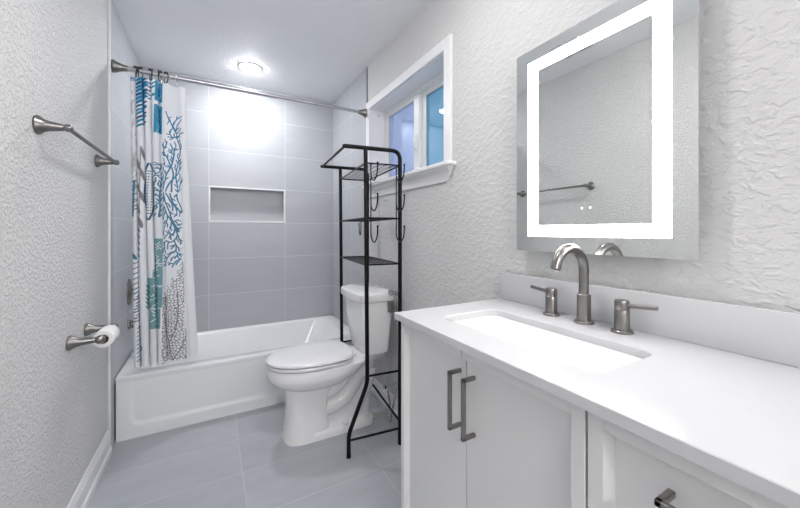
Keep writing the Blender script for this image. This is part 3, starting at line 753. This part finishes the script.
# ------------------------------------------------------------------ vanity
CZ = .916; CT = .021; CX = 1.017; CYE = .997; CY0 = -.24
FX = 1.036      # door faces
vo = empty('bathroom_vanity', (1.28, .4, 0), 'light grey painted vanity cabinet with flat-framed doors and drawers under the white counter', 'vanity')
b = MB().box((FX+.024, CY0+.015, .10), (W-.003, CYE-.013, CZ-CT), .001).box((FX+.07, CY0+.03, 0), (W-.003, CYE-.03, .10))
b.build('carcass', M['cab'], vo, smooth=False)
FW = .026
def pull(parent, y, z0, z1, vert=True, y2=None):
    b = MB(); x = 1.018; r = .0048
    if vert:
        b.box((x-r, y-r, z0), (x+r, y+r, z1), .0015)
        for z in (z0+r, z1-r): b.box((x-r, y-r, z-r), (FX+.021, y+r, z+r), .0015)
    else:
        b.box((x-r, y2, z0-r), (x+r, y, z0+r), .0015)
        for q in (y-r, y2+r): b.box((x-r, q-r, z0-r), (FX+.021, q+r, z0+r), .0015)
    b.build('handle', M['nickelp'], parent, smooth=False)
def door(ya, yb, left, right, z0=.115, z1=CZ-CT-.004, nm='door'):
    """yb > ya; left = the far (greater y) stile, right = the near one"""
    b = MB(); xp = FX+.0175
    b.box((xp, ya, z0), (FX+.022, yb, z1))
    pa = ya+(FW if right else 0); pb2 = yb-((FW if right else .018) if left else 0)
    bv = .010
    # frame with a bevelled inner lip
    def bar(p0, p1, q0, q1): b.box((FX, p0, q0), (FX+.022, p1, q1), .0012)
    if right: bar(ya, pa, z0, z1)
    if left: bar(pb2, yb, z0, z1)
    bar(pa, pb2, z1-FW, z1); bar(pa, pb2, z0, z0+FW)
    def lip(A, B, o_):   # wedge from A to B (on the frame edge), sloping towards offset o_
        A, B, o_ = Vector(A), Vector(B), Vector(o_)
        tri = lambda P: [P+Vector((FX+.001, 0, 0)), P+Vector((xp, 0, 0)), P+Vector((xp, 0, 0))+o_]
        b.ring_loft([tri(A), tri(B)])
    lip((0, pa, z1-FW), (0, pb2, z1-FW), (0, 0, -.010)); lip((0, pa, z0+FW), (0, pb2, z0+FW), (0, 0, .010))
    if right: lip((0, pa, z0+FW), (0, pa, z1-FW), (0, .010, 0))
    if left: lip((0, pb2, z0+FW), (0, pb2, z1-FW), (0, -.010, 0))
    return b.build(nm, M['cab'], vo, smooth=False)
d1_ = door(.6715, .9838, True, False); pull(d1_, .695, .676, .828)
d2_ = door(.3450, .6690, False, True); pull(d2_, .641, .676, .828)
zs = [CZ-CT-.004, .645, .385, .115]
for k in range(3):
    for ya, yb in ((.0, .3405), (CY0+.018, -.0045)):
        dd = door(ya, yb, True, True, zs[k+1]+.002, zs[k]-.002 if k else zs[k], 'drawer')
        zz = zs[k]-.075
        if ya == 0: pull(dd, .233, zz, zz, False, .105)
        else: pull(dd, -.08, zz, zz, False, -.16)
MB().box((FX+.0222, CY0+.02, .11), (FX+.0235, CYE-.02, CZ-CT-.002)).build('shadow_gap', M['dark'], vo, smooth=False)
# counter with a sink cut-out
SX0, SX1, SY0, SY1 = 1.122, 1.352, .375, .872
b = MB(); nn = 8
inner = rrect(SX0, SX1, SY0, SY1, .035, nn)
def outer_pt(p):
    cx, cy = (SX0+SX1)/2, (SY0+SY1)/2; return p
ox0, ox1, oy0, oy1 = CX, W-.001, CY0, CYE
outer = []
m_ = len(inner)
for i, p in enumerate(inner):
    q = i // (nn+1)
    f = (i % (nn+1))/nn
    cs = [((ox1, SY1-.035), (ox1, oy1), (SX1-.035, oy1)), ((SX0+.035, oy1), (ox0, oy1), (ox0, SY1-.035)), ((ox0, SY0+.035), (ox0, oy0), (SX0+.035, oy0)), ((SX1-.035, oy0), (ox1, oy0), (ox1, SY0+.035))][q]
    if f <= .5: a0, a1, g_ = cs[0], cs[1], f*2
    else: a0, a1, g_ = cs[1], cs[2], f*2-1
    outer.append((a0[0]+(a1[0]-a0[0])*g_, a0[1]+(a1[1]-a0[1])*g_))
def inset(p, d):
    x, y = p; return (min(max(x, ox0+d), ox1-d), min(max(y, oy0+d), oy1-d))
V3 = lambda ps, z: [Vector((x, y, z)) for x, y in ps]
inn2 = rrect(SX0-.002, SX1+.002, SY0-.002, SY1+.002, .037, nn)
b.ring_loft([V3(inner, CZ-CT), V3(inner, CZ-.002), V3(inn2, CZ), V3([inset(p, .0015) for p in outer], CZ), V3(outer, CZ-.0015), V3(outer, CZ-CT)], cap=False, loop=True)
o = b.build('countertop', M['quartz'], sharp=25); tag(o, 'white quartz vanity countertop with a rectangular sink cut-out', 'countertop')
o = MB().box((W-.020, CY0, CZ+.0005), (W-.0005, CYE-.012, CZ+.108), .0015).build('backsplash', M['quartz']); tag(o, 'low white quartz backsplash strip standing along the wall behind the faucet', 'backsplash')
b = MB()
def sk(i, z, r=.04): return V3(rrect(SX0-.006+i, SX1+.006-i, SY0-.006+i, SY1+.006-i, r, nn), z)
b.ring_loft([sk(-.014, CZ-CT-.001), sk(0, CZ-CT-.001), sk(.004, CZ-CT-.010), sk(.014, CZ-CT-.07, .04), sk(.026, CZ-CT-.115, .045), sk(.05, CZ-CT-.132, .05), sk(.09, CZ-CT-.137, .02)], cap=False)
b.bm.verts.ensure_lookup_table(); b.bm.faces.new([v for v in b.bm.verts][-4*(nn+1):])
b.ring_loft([sk(-.014, CZ-CT-.001), sk(-.014, CZ-CT-.012), sk(.0, CZ-CT-.08), sk(.02, CZ-CT-.135), sk(.05, CZ-CT-.145)], cap=True)
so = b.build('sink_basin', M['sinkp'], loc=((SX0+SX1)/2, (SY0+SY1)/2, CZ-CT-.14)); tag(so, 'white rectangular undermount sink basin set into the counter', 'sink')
MB().lathe([(0, .022), (.003, .022), (.005, .018), (.004, .004)], ((SX0+SX1)/2+.02, .62, CZ-CT-.1375), (0, 0, 1), 20).build('drain', M['nickel'], so)
# faucet
fy, fxx = .607, 1.452
fo = empty('faucet', (fxx, fy, CZ), 'brushed nickel widespread gooseneck faucet with two lever handles behind the sink', 'faucet')
b = MB().lathe([(0, .0275), (.005, .0275), (.008, .025), (.009, .0195), (.084, .0190), (.0865, .0165), (.088, .0125)], (fxx, fy, CZ), (0, 0, 1), 32)
ar = .0655; cz = 1.075
pts = [Vector((fxx, fy, CZ+.08)), Vector((fxx, fy, 1.03))]+[Vector((fxx-ar+ar*math.cos(a), fy, cz+ar*math.sin(a))) for a in [PI*.90*i/20 for i in range(21)]]
e_ = pts[-1]; d_ = (pts[-1]-pts[-2]).normalized(); pts.append(e_+d_*.012)
b.tube(pts, .0138, 20); b.build('spout', M['nickel'], fo)
for hy, s_ in ((.500, -1), (.717, 1)):
    h = MB().lathe([(0, .0265), (.005, .0265), (.008, .024), (.009, .0185), (.060, .0180), (.061, .0174), (.063, .0180), (.084, .0180), (.087, .0165)], (fxx, hy, CZ), (0, 0, 1), 32).build('handle', M['nickel'], fo)
    MB().tube([(fxx, hy+s_*.012, CZ+.074), (fxx+.004, hy+s_*.082, CZ+.080)], .0062, 14).build('lever', M['nickel'], h)

# ------------------------------------------------------------------ lit mirror
MX = 1.484; my0, my1, mz0, mz1 = .347, .888, 1.120, 1.843
mo = empty('led_mirror', (W, (my0+my1)/2, (mz0+mz1)/2), 'rectangular wall mirror with a glowing inset light border above the sink', 'mirror')
MB().box((MX, my0, mz0), (MX+.004, my1, mz1), 0).build('glass', [M['mirror']], mo, smooth=False)
MB().box((MX+.0042, my0+.0003, mz0+.0003), (MX+.007, my1-.0003, mz1-.0003)).build('rim', M['edge'], mo, smooth=False)
MB().box((MX+.0072, my0+.03, mz0+.03), (PR, my1-.03, mz1-.03)).build('backing', M['back'], mo, smooth=False)
lo, li = .052, .042
b = MB(); A0, A1, B0, B1 = my0+lo, my1-lo, mz0+.052, mz1-.047; li2 = .038
for a, c in (((A0, B0), (A1, B0+li2)), ((A0, B1-li2), (A1, B1)), ((A0, B0+li2), (A0+li, B1-li2)), ((A1-li, B0+li2), (A1, B1-li2))):
    b.box((MX-.0006, a[0], a[1]), (MX+.001, c[0], c[1]))
b.build('light_border', M['led'], mo, smooth=False)
for y in (.607, .633):
    MB().lathe([(0, .0042), (.0006, .0042), (.0008, .003), (.0006, 0)], (MX-.0001, y, 1.262), (-1, 0, 0), 20).build('touch_button', M['button'], mo)
for o in bpy.data.objects:
    if '_w' in o: del o['_w']
